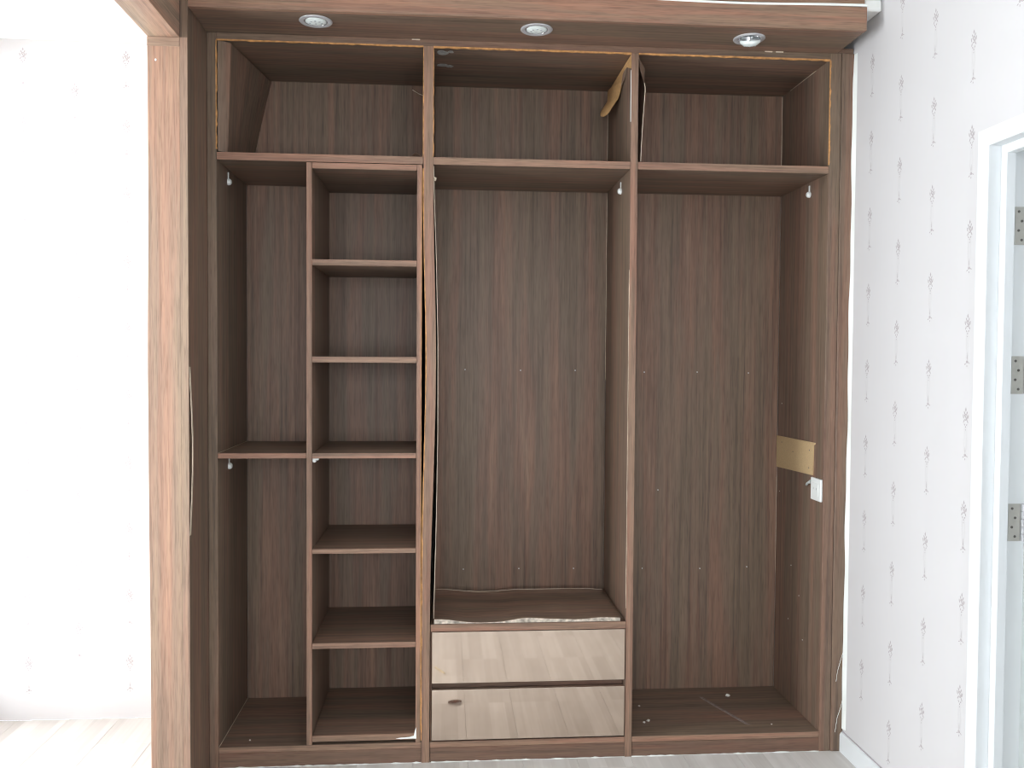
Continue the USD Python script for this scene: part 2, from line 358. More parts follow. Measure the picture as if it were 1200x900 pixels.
d.part('door_stop', box(S0, S1, DY1 + 0.025, DY0 - 0.025, zi - 0.025, zi - 0.0006), 'white_paint')
for zc in (1.797, 1.397, 0.998, 0.20):
    x0, x1 = XR + 0.0605, XR + 0.094
    leaf = d.part('hinge', box(x0, x1, DY0 - 0.003, DY0 - 0.0003, zc - 0.0508, zc + 0.0508, 0.0004), 'steel', label='steel hinge')
    for k in range(5):
        a, b = zc - 0.0508 + k * 0.02032, zc - 0.0508 + (k + 1) * 0.02032
        c = trimesh.creation.cylinder(0.0058, b - a - 0.0012, sections=16); c.apply_translation((x1 + 0.0052, DY0 - 0.0066, (a + b) / 2))
        d.part('knuckle', c, 'rim_metal', parent=leaf)
    for k in range(4):
        c = trimesh.creation.cylinder(0.0036, 0.0012, sections=12); c.apply_transform(trimesh.transformations.rotation_matrix(np.pi / 2, [1, 0, 0]))
        c.apply_translation((x0 + (0.010 if k % 2 == 0 else 0.019), DY0 - 0.0033, zc + 0.038 - k * 0.0253)); d.part('screw', c, 'screw_dark', parent=leaf)
# the leaf stands open, swung out past the hinges into the room beyond
d.part('door_leaf', box(XR + 0.1075, XR + 0.93, DY0 - 0.036, DY0 + 0.002, 0.008, 2.0, 0.002), 'door_paint')
single('wall_side', plain(XR + 0.14, XR + 2.4, 0.3, 0.4, 0, ZC), 'wallpaper', 'pale wall of the room beyond the doorway', 'wall', kind='structure')
single('wall_far', join(man(plain(XR + 2.4, XR + 2.5, YR, 0.4, 0, ZC)) - man(plain(XR + 2.3, XR + 2.6, -2.35, -0.85, 0.7, 2.2)), plain(XR + 0.14, XR + 2.4, YR - 0.1, YR, 0, ZC)), 'wallpaper', 'walls round the room beyond the doorway', 'wall', kind='structure')
single('ceiling', plain(XR + 0.0005, XR + 2.5, YR, 0.4, ZC + 0.0005, ZC + 0.12), 'ceiling_paint', 'ceiling of the room beyond the doorway', 'ceiling', kind='structure')
single('trim_1', plain(XR, XR + 2.4, YR, 0.3, -0.05, -0.0005), 'plinth_dirt', 'grey floor of the room beyond the doorway', 'floor', kind='structure')

# ------------------------------------------------------------------ wardrobe carcass
B = 0.4436; ZT, ZS, ZP = 2.512, 2.1316, 0.0729
xl, x1, x2, xr = -0.6412, 0.0605, 0.7896, 1.5123
d1w, d2w = 0.0345, 0.0258
def bow(z): return 0.0125 * np.exp(-((z - 1.40) / 0.42) ** 2)
wd = Thing('wardrobe', 'large built-in walnut wardrobe carcass without doors, three open bays', 'wardrobe', (0.45, 0.22, 0))
g = 0.0004
wd.part('side_panel', box(-0.6731 + g, xl, 0, B - g, 0, 2.535 - g), 'walnut_upright')
wd.part('side_panel', box(xr, 1.5535, 0, B - g, 0, 2.535 - g), 'walnut_upright')
wd.part('filler_strip', box(1.5545, XR - 0.0005, -0.004, 0.03, 0, 2.535 - g, 0.002), 'walnut_upright')
# dividers: the first has warped to the right half way up
zs = np.concatenate([[0], np.linspace(0.05, 2.5, 60), [ZT - g]])
def w1(z): return np.interp(z, [0, 0.6, 1.0, 2.512], [0.0285, 0.0290, d1w, d1w])
rings = []
for z in zs:
    b = bow(z); c = 0.001; a0, a1 = x1 + b, x1 + b + w1(z)
    rings.append([(a0 + c, 0, z), (a1 - c, 0, z), (a1, c, z), (a1, B - g, z), (a0, B - g, z), (a0, c, z)])
dv1 = wd.part('divider', loft(rings), 'walnut_upright', label='thick divider warped to the right half way up')
wd.part('divider', box(x2, x2 + d2w, 0, B - g, 0, ZT - g), 'walnut_upright')
def front_band(x0, x1_, z0, z1, m, y=0.0, name='edge_band', t=0.0008):
    return wd.part(name, box(x0, x1_, y - t, y - 0.00005, z0, z1, 0.0003), m)
loft_band = loft([[(x1 + bow(z) + 0.0008, -0.0009, z), (x1 + bow(z) + w1(z) - 0.0008, -0.0009, z), (x1 + bow(z) + w1(z) - 0.0008, -0.00005, z), (x1 + bow(z) + 0.0008, -0.00005, z)] for z in zs])
wd.part('edge_band', loft_band, 'edge_upright', label='reddish edge band')
front_band(x2 + 0.0006, x2 + d2w - 0.0006, 0.0006, ZT - 0.001, 'edge_upright')
bays = [(xl + g, x1 - g), (x1 + d1w + g, x2 - g), (x2 + d2w + g, xr - g)]
wd.part('top_panel', box(xl + g, xr - g, 0, B - g, ZT, 2.535 - g), 'walnut_across')
for i, (a, b) in enumerate(bays):
    wd.part('back_panel', box(a, b, B, B + 0.0105, 0.001, 2.53), 'walnut_upright')
    wd.part('shelf', box(a, b, 0.0005, B - g, ZS - 0.0262, ZS), 'walnut_across')
    front_band(a + 0.0004, b - 0.0004, ZS - 0.0258, ZS - 0.0004, 'edge_across', y=0.0005)
    b0 = a if i != 1 else x1 + 0.029 + g
    wd.part('bottom_panel', box(b0, b, 0.0005, B - g, ZP - 0.020, ZP), 'walnut_across')
    front_band(b0 + 0.0004, b - 0.0004, ZP - 0.0196, ZP - 0.0004, 'edge_across', y=0.0005)
    wd.part('plinth', box(b0, b, 0.002, 0.02, 0.0, ZP - 0.0204), 'plinth_wood')
# left bay: middle shelf that runs into the narrow shelf tower
wd.part('shelf', box(xl + g, -0.3402, 0.0005, B - g, 1.0818, 1.1002), 'walnut_across')
front_band(xl + 0.001, -0.3408, 1.0822, 1.0998, 'edge_across', y=0.0005)

# torn orange edge under the top panel, and along two front edges
def ragged_x(x0, x1_, z, h, seed, y=-0.0012, n=44):
    gq = np.random.default_rng(seed); xs = np.linspace(x0, x1_, n); hh = h * (0.65 + 0.6 * gq.random(n)); dd = 0.0006 * gq.random(n)
    return loft([[(x, y - d_, z - h_), (x, y - d_, z + 0.001), (x, 0.004, z + 0.001), (x, 0.004, z - h_)] for x, h_, d_ in zip(xs, hh, dd)])
for i, (a, b) in enumerate(bays):
    wd.part('torn_edge', ragged_x(a, b, ZT - 0.0003, 0.0052 if i else 0.0042, 20 + i), 'torn_edge', label='bare orange board edge')
def ragged_z(x, z0, z1, wdt, seed, y=-0.001, n=36, sign=1):
    gq = np.random.default_rng(seed); zq = np.linspace(z0, z1, n); ww = wdt * (0.45 + 0.8 * gq.random(n))
    return loft([[(x(z) if callable(x) else x, y, z), ((x(z) if callable(x) else x) + sign * w_, y, z), ((x(z) if callable(x) else x) + sign * w_, 0.003, z), ((x(z) if callable(x) else x), 0.003, z)] for z, w_ in zip(zq, ww)])
wd.part('torn_edge', ragged_z(xl - 0.0025, ZS + 0.01, ZT - 0.003, 0.005, 31), 'torn_edge', label='bare orange board edge')
wd.part('torn_edge', ragged_z(xr - 0.001, ZS + 0.005, ZT - 0.003, 0.0048, 32), 'torn_edge', label='bare orange board edge')
wd.part('torn_edge', ragged_z(lambda z: x1 + bow(z) - 0.0024, 0.08, ZS - 0.04, 0.0038, 33, n=90), 'torn_edge', label='bare orange board edge')
wd.part('torn_edge', ragged_z(lambda z: x1 - 0.0015, ZS, ZT - 0.005, 0.0028, 34, n=30), 'torn_edge', label='bare orange board edge')
wd.part('torn_edge', ragged_z(lambda z: x1 + d1w - 0.001, ZS, ZT - 0.005, 0.0028, 35, n=30), 'torn_edge', label='bare orange board edge')
wd.part('edge_strip', box(x2 - 0.0016, x2 - 0.0001, -0.001, 0.004, 2.272, 2.452, 0.0003), 'caulk', label='white sliver of loose edge tape')

# loose laminate sheets
def face_sheet(fn, ys, zq, thick, x):
    P = np.array([[(x + fn(y, z), y, z) for y in ys] for z in zq]); return sheet(P, (thick, 0, 0))
ys = np.array([0.002, 0.006, 0.012, 0.018, 0.024, 0.032, 0.05, 0.1, 0.2, 0.3, 0.38, B - 0.003])
zq = np.linspace(ZS + 0.003, ZT - 0.004, 16)
def left_curl(y, z):
    s = (z - ZS) / (ZT - ZS); lip = 0.004 + 0.038 * (0.72 + 0.28 * s) * min(1, (y - 0.002) / 0.02) ** 0.8
    back = 0.018 + 0.080 * s ** 1.2
    k = np.clip((y - 0.024) / 0.42, 0, 1); return lip * (1 - k) + back * k
wd.part('laminate_sheet', face_sheet(left_curl, ys, zq, -0.0008, xl + 0.001), 'walnut_upright', label='loose laminate curling off the left side')
def right_curl(y, z):
    s = np.clip((z - ZS) / (2.47 - ZS), 0, 1); amp = 0.009 + 0.020 * s ** 1.3
    top = np.clip((z - 2.38) / 0.09, 0, 1); top = top * top * (3 - 2 * top)      # near the top the front rolls back to the divider
    front = (1 - top) + top * np.clip((y - 0.003) / 0.028, 0.03, 1) ** 0.7
    return 0.0015 + amp * front * math.exp(-(max(y - 0.03, 0) / 0.16) ** 2) * (1 - 0.75 * np.clip((z - 2.47) / 0.03, 0, 1))
wd.part('laminate_sheet', face_sheet(right_curl, np.concatenate([[0.003, 0.007, 0.012, 0.018, 0.024, 0.031, 0.05], np.linspace(0.08, B - 0.004, 9)]), np.linspace(ZS + 0.002, 2.500, 30), 0.0008, x2 + d2w), 'walnut_upright', label='loose laminate bulging off the divider')
P = [[(x2 + d2w + right_curl(0.003, z) + e, 0.0025, z) for e in (-0.0004, 0.0014)] for z in np.linspace(ZS + 0.003, 2.41, 20)]
wd.part('laminate_edge', sheet(P, (0, -0.0012, 0)), 'pale_backing', label='pale cut edge of loose laminate')
def mid_curl(y, z):
    e = np.interp(z, [0.50, 0.59, 0.89, 1.19, 1.49, 1.79, 2.03, 2.11], [0.1010, 0.1032, 0.1100, 0.1136, 0.1128, 0.1058, 0.0972, 0.0955])
    base = x1 + bow(z) + w1(z)
    return base + 0.0005 + max(e - base, 0.001) * math.exp(-(y / 0.22) ** 2)
zq = np.linspace(0.512, ZS - 0.03, 40)
wd.part('laminate_sheet', sheet([[(mid_curl(y, z), y, z) for y in np.linspace(0.010, B - 0.004, 12)] for z in zq], (0.0008, 0, 0)), 'walnut_upright', label='bowed laminate sheet along the warped divider')
wd.part('laminate_edge', sheet([[(mid_curl(0.010, z) + e, 0.0095, z) for e in (-0.0008, 0.0014)] for z in zq], (0, -0.0012, 0)), 'pale_backing', label='pale cut edge of loose laminate')
# bare patch and folded tongue of laminate, middle bay, top right
def patch_yz(pts, x, t): return to(extrude(Polygon(pts), t), (x - t, 0, 0), (0, 1, 0), (0, 0, 1), (1, 0, 0))
wd.part('bare_patch', patch_yz([(0.002, 2.509), (0.0015, 2.4586), (0.074, 2.486), (0.119, 2.476), (0.1414, 2.468), (0.163, 2.440), (0.235, 2.425), (0.44, 2.47), (0.44, 2.509)], x2 - 0.0001, 0.0006), 'bare_board', label='bare tan board where laminate came off', smooth=False)
TR, TLc = [(0.7915, 0.15, 2.4581), (0.7798, 0.185, 2.4071), (0.7607, 0.215, 2.3798), (0.7462, 0.235, 2.352)] , [(0.7862, 0.43, 2.5123), (0.7749, 0.385, 2.4546), (0.7424, 0.335, 2.4026), (0.7297, 0.3, 2.3728)]
tt = np.linspace(0, 3, 13)
def spl(c): return np.stack([np.interp(tt, range(4), np.array(c)[:, k]) for k in range(3)], 1)
A_, B_ = spl(TR), spl(TLc)
G = np.array([[a + (b - a) * s + np.array([-0.010, 0, 0]) * math.sin(math.pi * s) for s in np.linspace(0, 1, 7)] for a, b in zip(A_, B_)])
mid_ = G[-1].mean(0); G[-1] = mid_ + (G[-1] - mid_) * 0.45; G[-2] = G[-2].mean(0) + (G[-2] - G[-2].mean(0)) * 0.85
G[..., 0] = np.minimum(G[..., 0], x2 - 0.002)
tongue = wd.part('laminate_tongue', sheet(G, (0.0007, 0.0004, 0.0)), 'bare_board', label='tan tongue of peeled laminate hanging folded')
# dark lifted lip beside it
lip = np.array([[(x2 - 0.002 - 0.006 * math.sin(math.pi * i / 8), 0.075 + 0.075 * i / 8 + e * 0.03, 2.486 - 0.022 * i / 8 - e * (0.03 + 0.01 * math.sin(math.pi * i / 8))) for e in (0, 0.5, 1)] for i in range(9)])
wd.part('laminate_lip', sheet(lip, (0.0007, 0, 0)), 'walnut_upright', label='lifted dark laminate edge')
# small curled flap on the upper left shelf beside the first divider
fl_ = np.array([[(x1 - 0.075 + 0.073 * i / 9, 0.03 + e * 0.04, ZS + 0.0012 + 0.020 * math.exp(-((i / 9 - 0.68) / 0.22) ** 2) * (1 - e)) for e in (0, 0.5, 1)] for i in range(10)])
wd.part('laminate_lip', sheet(fl_, (0, 0, 0.0008)), 'walnut_across', label='curled flap of shelf laminate')
wd.part('laminate_crack', tube([(x1 - 0.055, B - 0.004, 2.494), (x1 - 0.03, B - 0.010, 2.478), (x1 - 0.004, B - 0.03, 2.462)], 0.0016), 'pale_backing', label='pale split in the laminate')
# stained mould marks on the ceiling of the middle top bay
for i, (cx, cy, r) in enumerate(((0.125, 0.06, 0.022), (0.155, 0.05, 0.012), (0.125, 0.19, 0.020), (0.150, 0.20, 0.014))):
    c = Polygon([(r * (0.7 + 0.5 * rng.random()) * math.cos(t), r * (0.7 + 0.5 * rng.random()) * math.sin(t)) for t in np.linspace(0, 6.28, 13)[:-1]])
    m = extrude(c, 0.0004); m.apply_translation((cx, cy, ZT - 0.0006)); wd.part('stain', m, 'plinth_dirt', label='greyish mould stain', smooth=False)
# pale nail heads in the backs
nail = [(0.2184, 1.388), (0.4423, 1.386), (0.6648, 1.387), (0.9497, 1.3815), (1.17, 1.3827), (1.3853, 1.3803), (0.2154, 0.58), (0.4407, 0.58), (0.665, 0.578), (0.9497, 0.575), (1.1913, 0.5714), (1.3899, 0.5761), (1.0119, 0.898)]
for x, z in nail:
    c = trimesh.creation.cylinder(0.0022, 0.0012, sections=8); c.apply_transform(trimesh.transformations.rotation_matrix(np.pi / 2, [1, 0, 0])); c.apply_translation((x, B - 0.0007, z)); wd.part('nail', c, 'plastic_white')
for y, z in ((0.40, 1.257), (0.41, 0.8956), (0.20, 0.52), (0.30, 0.40), (0.16, 0.36), (0.28, 0.62)):
    c = trimesh.creation.cylinder(0.002, 0.0012, sections=8); c.apply_transform(trimesh.transformations.rotation_matrix(np.pi / 2, [0, 1, 0])); c.apply_translation((xr - 0.0007, y, z)); wd.part('nail', c, 'plastic_white')
def seam(p, q, r=0.0011, m='pale_backing'):
    wd.part('joint_line', tube([p, tuple((np.array(p) + q) / 2), q], r, 5), m, label='pale open joint')
seam((xl + 0.001, 0.004, ZP + 0.0004), (xl + 0.001, B - 0.004, ZP + 0.0004)); seam((xl + 0.001, 0.004, 1.1006), (xl + 0.001, B - 0.004, 1.1006), 0.0009)
seam((xr - 0.0008, B - 0.0008, ZS + 0.004), (xr - 0.0008, B - 0.0008, ZT - 0.004)); seam((xr - 0.0008, 0.12, ZT - 0.0008), (xr - 0.0008, 0.36, ZT - 0.0008))
seam((x2 - 0.0008, B - 0.0008, 1.35), (x2 - 0.0008, B - 0.0008, ZS - 0.03)); seam((x2 - 0.0008, B - 0.0008, ZS + 0.004), (x2 - 0.0008, B - 0.0008, 2.42))
seam((xr - 0.0008, B - 0.0008, 0.55), (xr - 0.0008, B - 0.0008, 0.95), 0.0008)
wd.part('edge_strip', ragged_z(lambda z: x2 - 0.0009, 0.54, 1.75, 0.0012, 36, n=40), 'pale_backing', label='pale worn front edge')
for i, (a, b) in enumerate(bays):
    xs = np.linspace(a, b, 40); hh = 0.0006 + 0.0030 * rng.random(40) ** 3
    wd.part('floor_bead', loft([[(x, 0.0018, 0.0002), (x, -0.0005 - 1.5 * h_, 0.0002), (x, -0.001, h_), (x, 0.0018, h_)] for x, h_ in zip(xs, hh)]), 'caulk', label='thin pale filler bead at the floor')
# white cups that held the hanging rails: a round cup with a pin and a stem up to the shelf
def bracket(x, y, z, s):
    cup = to(lathe([(0, 0), (0.0115, 0), (0.0120, 0.003), (0.0105, 0.009), (0.0065, 0.013), (0, 0.0135)], 20), (x, y, z), (0, 1, 0), (0, 0, 1), (s, 0, 0))
    p = wd.part('rail_bracket', cup, 'plastic_white', label='small white hanging rail bracket')
    wd.part('stem', box(min(x + s * 0.0002, x + s * 0.004), max(x + s * 0.0002, x + s * 0.004), y - 0.0035, y + 0.0035, z + 0.009, z + 0.034, 0.001), 'plastic_white', parent=p)
for x, y, z, s in ((xl, 0.152, 2.060, 1), (xl, 0.152, 1.038, 1), (x2, 0.160, 2.058, -1), (xr, 0.1595, 2.060, -1)):
    bracket(x, y, z, s)

wd.part('rail_bracket', blob((x1 + d1w + 0.0065, 0.006, 2.050), 0.0055, 5, (0.8, 0.6, 1.2)), 'pale_backing', label='broken yellowish stub of a rail bracket')

# ------------------------------------------------------------------ narrow shelf tower in the left bay
tw = Thing('shelf_tower', 'narrow open tower of six compartments inside the left wardrobe bay', 'shelf unit', (-0.14, 0.2, ZP))
tx0, tx1, tx2, tx3 = -0.3397, -0.3208, 0.0395, 0.0572
TT = 2.1035
tw.part('side_panel', box(tx0, tx1, 0, B - 0.001, ZP + 0.0003, TT), 'walnut_upright')
tw.part('side_panel', box(tx2, tx3, 0, B - 0.001, ZP + 0.0003, TT), 'walnut_upright')
def tband(x0, x1_, z0, z1, m): tw.part('edge_band', box(x0 + 0.0004, x1_ - 0.0004, -0.0008, -0.00005, z0 + 0.0004, z1 - 0.0004, 0.0003), m)
tband(tx0, tx1, ZP + 0.001, TT, 'edge_upright'); tband(tx2, tx3, ZP + 0.001, TT, 'edge_upright')
for nm, z0, z1 in (('top_panel', 2.083, 2.1035), ('shelf', 1.751, 1.7716), ('shelf', 1.4154, 1.4361), ('shelf', 1.0815, 1.1000), ('shelf', 0.7478, 0.7646), ('shelf', 0.4134, 0.4331), ('bottom_panel', 0.0843, 0.1056)):
    tw.part(nm, box(tx1 + g, tx2 - g, 0.0005, B - 0.001, z0, z1), 'walnut_across')
    tband(tx1 + 0.0004, tx2 - 0.0004, z0, z1, 'edge_across')
zz = np.linspace(0.12, 2.06, 80); wq = 0.0016 * (0.4 + rng.random(80))
tw.part('torn_edge', loft([[(tx3 - 0.0018, -0.0012, z), (tx3 - a, -0.0012, z), (tx3 - a, -0.0008, z), (tx3 - 0.0018, -0.0008, z)] for z, a in zip(zz, wq * 0.25)]), 'torn_edge', label='bare orange board edge')
tw.part('bracket_stub', join(blob((tx1 + 0.006, 0.010, 1.066), 0.007, 3, (1, 1, 0.9)), box(tx1 + 0.0004, tx1 + 0.022, 0.006, 0.018, 1.0745, 1.0808)), 'plastic_white', label='broken white rail bracket stub')
sm = Polygon([(0.03, 0.088), (-0.012, 0.087), (-0.03, 0.0895), (-0.012, 0.092), (0.018, 0.0935), (0.034, 0.098), (0.038, 0.118), (0.0425, 0.128), (0.043, 0.087)])
tw.part('paint_smear', to(extrude(sm, 0.0006), (0, -0.0009, 0), (1, 0, 0), (0, 0, 1), (0, -1, 0)), 'caulk', label='white paint smear', smooth=False)

# ------------------------------------------------------------------ drawer cabinet with mirrored fronts
dc = Thing('drawer_cabinet', 'low two-drawer chest with tinted mirror fronts in the middle bay', 'drawer cabinet', (0.442, 0.2, ZP))
a, b = 0.0918, x2 - 0.0006
dc.part('top_panel', box(a, b, 0.0, B - 0.001, 0.4672, 0.4930), 'walnut_across')
dc.part('edge_band', box(a + 0.0005, b - 0.0005, -0.0008, -0.00005, 0.4676, 0.4926, 0.0003), 'edge_across')
dc.part('side_panel', box(a, a + 0.0035, 0.004, B - 0.001, ZP + 0.0003, 0.4668), 'walnut_upright')
dc.part('side_panel', box(b - 0.0025, b, 0.004, B - 0.001, ZP + 0.0003, 0.4668), 'walnut_upright')
dc.part('rail', box(a + 0.0045, b - 0.0035, 0.026, 0.042, 0.2560, 0.2850), 'plinth_wood')
for z0, z1 in ((0.2825, 0.4655), (0.0785, 0.2592)):
    p = dc.part('drawer', join(box(0.0965, 0.7868, 0.0012, 0.018, z0, z1), *([plain(0.11, 0.12, 0.018, 0.4, z0 + 0.02, z1 - 0.035), plain(0.765, 0.775, 0.018, 0.4, z0 + 0.02, z1 - 0.035), plain(0.11, 0.775, 0.39, 0.4, z0 + 0.02, z1 - 0.035), plain(0.12, 0.765, 0.018, 0.39, z0 + 0.02, z0 + 0.026)])), 'walnut_across')
    dc.part('mirror_face', box(0.0967, 0.7866, -0.003, 0.0010, z0 + 0.0002, z1 - 0.0002, 0.0006), 'mirror', parent=p, smooth=False, label='bronze tinted mirror face')
# buckled laminate on its top: lifted wavy front edge with pale backing, curled back edge
xs = np.linspace(0.104, 0.770, 46); yq = np.array([0.004, 0.02, 0.05, 0.1, 0.18, 0.26, 0.33, 0.36, 0.375])
def wave(x):
    u = (x - 0.104) / 0.666
    return 0.0125 * max(0, 1 - u / 0.24) ** 0.9 + 0.0095 * math.exp(-((u - 0.52) / 0.17) ** 2) + 0.010 * max(0, (u - 0.42) / 0.58) ** 0.8 + 0.0010 * math.sin(30 * u)
def lam(x, y):
    return 0.4938 + wave(x) * math.exp(-(y / 0.30) ** 2) + 0.004 * math.sin(11 * x + 9 * y) ** 2 + (0.013 + 0.003 * math.sin(14 * x)) * np.clip((y - 0.33) / 0.045, 0, 1) ** 1.5
G = np.array([[(x, y, lam(x, y)) for y in yq] for x in xs])
dc.part('laminate_sheet', sheet(G, (0, 0, 0.0009)), 'walnut_across', label='buckled laminate with a wavy lifted front edge')
pale = np.array([[(x, 0.0034, 0.4936 + (lam(x, 0.004) - 0.4936) * s) for s in (0, 0.5, 1)] for x in xs])
dc.part('laminate_backing', sheet(pale, (0, 0.0012, 0)), 'splinter', label='pale splintered edge under the lifted laminate')
dc.part('laminate_edge', tube(np.array([(x, 0.376, lam(x, 0.375) + 0.0005) for x in xs]), 0.0016, 5), 'pale_backing', label='pale cut edge of loose laminate')

# ------------------------------------------------------------------ portal post, beam and end panel at the left
PY = -0.2164
pc = Thing('portal_casing', 'light brown wood post and ceiling beam framing the opening left of the wardrobe', 'portal frame', (-0.74, 0.1, 0))
zq = np.linspace(0, 2.4355, 40)
bulge = 0.004 * np.exp(-((zq - 1.45) / 0.3) ** 2) + 0.003 * np.exp(-((zq - 0.95) / 0.35) ** 2)
px0, px1 = -0.797, -0.6985
pc.part('post', loft([[(px0 - b_, PY + 0.001, z), (px0 - b_ + 0.001, PY, z), (px1, PY, z), (px1, YB - 0.001, z), (px0, YB - 0.001, z)] for z, b_ in zip(zq, bulge)]), 'oak_upright')
pc.part('post_cap', box(px0 - 0.0004, px1, PY - 0.0014, PY + 0.02, 2.4075, 2.4362, 0.0008), 'oak_across')
pc.part('beam', box(px0, px1, -3.9, YB - 0.001, 2.4366, ZC - 0.0005), 'oak_deep')
pc.part('end_panel', box(px1 + 0.0006, -0.6736, PY - 0.0005, YB - 0.001, 0, ZC - 0.0005), 'walnut_upright')
pc.part('edge_band', box(px1 + 0.0010, -0.6740, PY - 0.0015, PY - 0.0006, 0.001, 2.4362, 0.0003), 'oak_upright')
zz = np.linspace(0.86, 1.40, 24)
pc.part('loose_edge', sheet([[(-0.6731 + 0.008 * math.sin(math.pi * (z - 0.86) / 0.54) ** 1.3 + 0.0004, PY + e, z) for e in (0.0, 0.012)] for z in zz], (0.0009, 0, 0)), 'pale_backing', label='edge tape coming loose')
pc.part('paint_drop', blob((-0.771, PY - 0.0012, 2.360), 0.0035, 8, (1, 0.4, 1.2)), 'caulk')

# ------------------------------------------------------------------ pelmet with downlights
SZ = 2.535
pm = Thing('pelmet', 'walnut pelmet boxed over the wardrobe front, with three holes for downlights', 'pelmet', (0.43, -0.1, SZ))
lamps = [(-0.2878, -0.1310), (0.4398, -0.1270), (1.1735, -0.1110)]
hole = [man(trimesh.creation.cylinder(0.040, 0.1, sections=36, transform=trimesh.transformations.translation_matrix((x, y, SZ)))) for x, y in lamps]
sof = man(box(-0.6730, 1.5375, PY + 0.0186, -0.0005, SZ, SZ + 0.018))
sof = sof + man(box(-0.6730, 1.5970, -0.0004, 0.03, SZ + 0.0001, SZ + 0.018))
for h_ in hole: sof = sof - h_
pm.part('soffit', sof, 'walnut_across')
ft = 0.078
pm.part('fascia', box(-0.6728, 1.5385, PY, PY + 0.0182, SZ - 0.0008, SZ + ft), 'edge_across')
pm.part('end_board', box(1.5215, 1.5380, PY + 0.0186, -0.001, SZ + 0.0184, SZ + ft - 0.001), 'walnut_deep')
pm.part('ceiling_batten', box(-0.6728, 1.532, PY + 0.004, PY + 0.022, SZ + ft + 0.005, ZC - 0.0005), 'edge_across', label='reddish batten above the pelmet board')
xs = np.linspace(-0.67, 1.538, 90)
hz = SZ + ft + 0.0015 + 0.0035 * np.exp(-((xs - 1.15) / 0.22) ** 2) * -1 + 0.003 * np.sin(xs * 5)
pm.part('paint_line', loft([[(x, PY - 0.0015, h_ - 0.003), (x, PY - 0.003, h_), (x, PY - 0.0015, h_ + 0.0045), (x, PY + 0.012, h_ + 0.0045), (x, PY + 0.012, SZ + ft)] for x, h_ in zip(xs, hz)]), 'caulk', label='wavy white paint line')
pm.part('plaster_plug', box(1.5390, XR - 0.001, PY + 0.02, -0.03, SZ + ft - 0.004, ZC - 0.001, 0.004), 'ceiling_paint', label='white plaster filling beside the pelmet end')
for cx, s in ((0.02, 0), (1.27, 1), (1.31, 2)):
    pm.part('chip', box(cx, cx + 0.028, -0.002, -0.0005, SZ - 0.0045, SZ - 0.0005, 0.0008), 'pale_backing', label='pale chipped spot')
dl_lab = ['small round chrome downlight nearest the wooden post, glaring bright', 'small round chrome downlight above the middle bay, LED dots showing', 'small round chrome downlight at the pelmet right end, lens tilted out of its rim']
for i, (x, y) in enumerate(lamps):
    t = Thing('downlight', dl_lab[i], 'downlight', (x, y, SZ))
    bz = lathe([(0.0365, -0.0006), (0.0535, -0.0006), (0.0540, -0.0020), (0.0520, -0.0042), (0.0470, -0.0055), (0.0400, -0.0048), (0.0365, -0.0025), (0.0365, -0.0006)], 48); bz.apply_translation((x, y, SZ))
    t.part('rim', bz, 'rim_metal')
    cone = lathe([(0.0362, -0.0030), (0.0372, -0.0030), (0.0290, 0.0160), (0.0, 0.0170), (0.0, 0.0160), (0.0280, 0.0150), (0.0362, -0.0030)], 48); cone.apply_translation((x, y, SZ))
    t.part('reflector', cone, 'chrome')
    R_ = np.eye(4)
    lens = lathe([(0, 0.004), (0.0335, 0.003), (0.0345, 0.0), (0.0325, -0.0040), (0.024, -0.0075), (0.012, -0.0095), (0, -0.010)], 40)
    if i == 2:
        R_ = trimesh.transformations.translation_matrix((0.002, -0.004, -0.010)) @ trimesh.transformations.rotation_matrix(math.radians(24), [1, -0.25, 0])
        lens = lathe([(0, 0.004), (0.0335, 0.003), (0.0350, 0.0), (0.0335, -0.006), (0.026, -0.013), (0.013, -0.0175), (0, -0.0185)], 40)
    lens.apply_transform(R_); lens.apply_translation((x, y, SZ))
    lp = t.part('lens', lens, 'lens')
    for k in range(9):
        rr = 0 if k == 0 else 0.019; an = k * 2 * np.pi / 8
        c = trimesh.creation.icosphere(1, 0.0034); zl = -0.0100 if k == 0 else -0.0087
        if i == 2: zl = -0.0185 if k == 0 else -0.0163
        c.vertices *= (1, 1, 0.45); c.apply_translation((rr * math.cos(an), rr * math.sin(an), zl)); c.apply_transform(R_); c.apply_translation((x, y, SZ))
        t.part('led', c, 'lens_dot', parent=lp)

# ------------------------------------------------------------------ small things on the right inner side
hb = Thing('hardboard_patch', 'tan hardboard plate nailed high on the right inner wardrobe side above the socket', 'board', (xr, 0.266, 0.99))
ol = [(0.07, 1.1273), (0.0705, 1.121), (0.082, 1.1185), (0.0855, 1.005), (0.4395, 0.9935), (0.4400, 1.1222), (0.40, 1.1232)]
hb.part('plate', to(extrude(Polygon(ol), 0.0040), (xr - 0.0043, 0, 0), (0, 1, 0), (0, 0, 1), (1, 0, 0)), 'hardboard', smooth=False)
for y, z in ((0.115, 1.095), (0.118, 1.028), (0.27, 1.073), (0.385, 1.10)):
    c = trimesh.creation.cylinder(0.0026, 0.001, sections=10); c.apply_transform(trimesh.transformations.rotation_matrix(np.pi / 2, [0, 1, 0])); c.apply_translation((xr - 0.0047, y, z)); hb.part('nail', c, 'screw_dark')
sw = Thing('wall_socket', 'white square switch plate low on the right inner wardrobe side', 'switch', (xr, 0.05, 0.91))
def plate(y0, y1, z0, z1, d0, d1, c): return box(xr - d1, xr - d0, y0, y1, z0, z1, c)
pl = sw.part('plate', plate(0.004, 0.088, 0.9165, 0.9990, 0.0003, 0.0095, 0.002), 'plastic_white')
sw.part('rocker', plate(0.021, 0.071, 0.934, 0.981, 0.0096, 0.0115, 0.001), 'plastic_white', parent=pl)
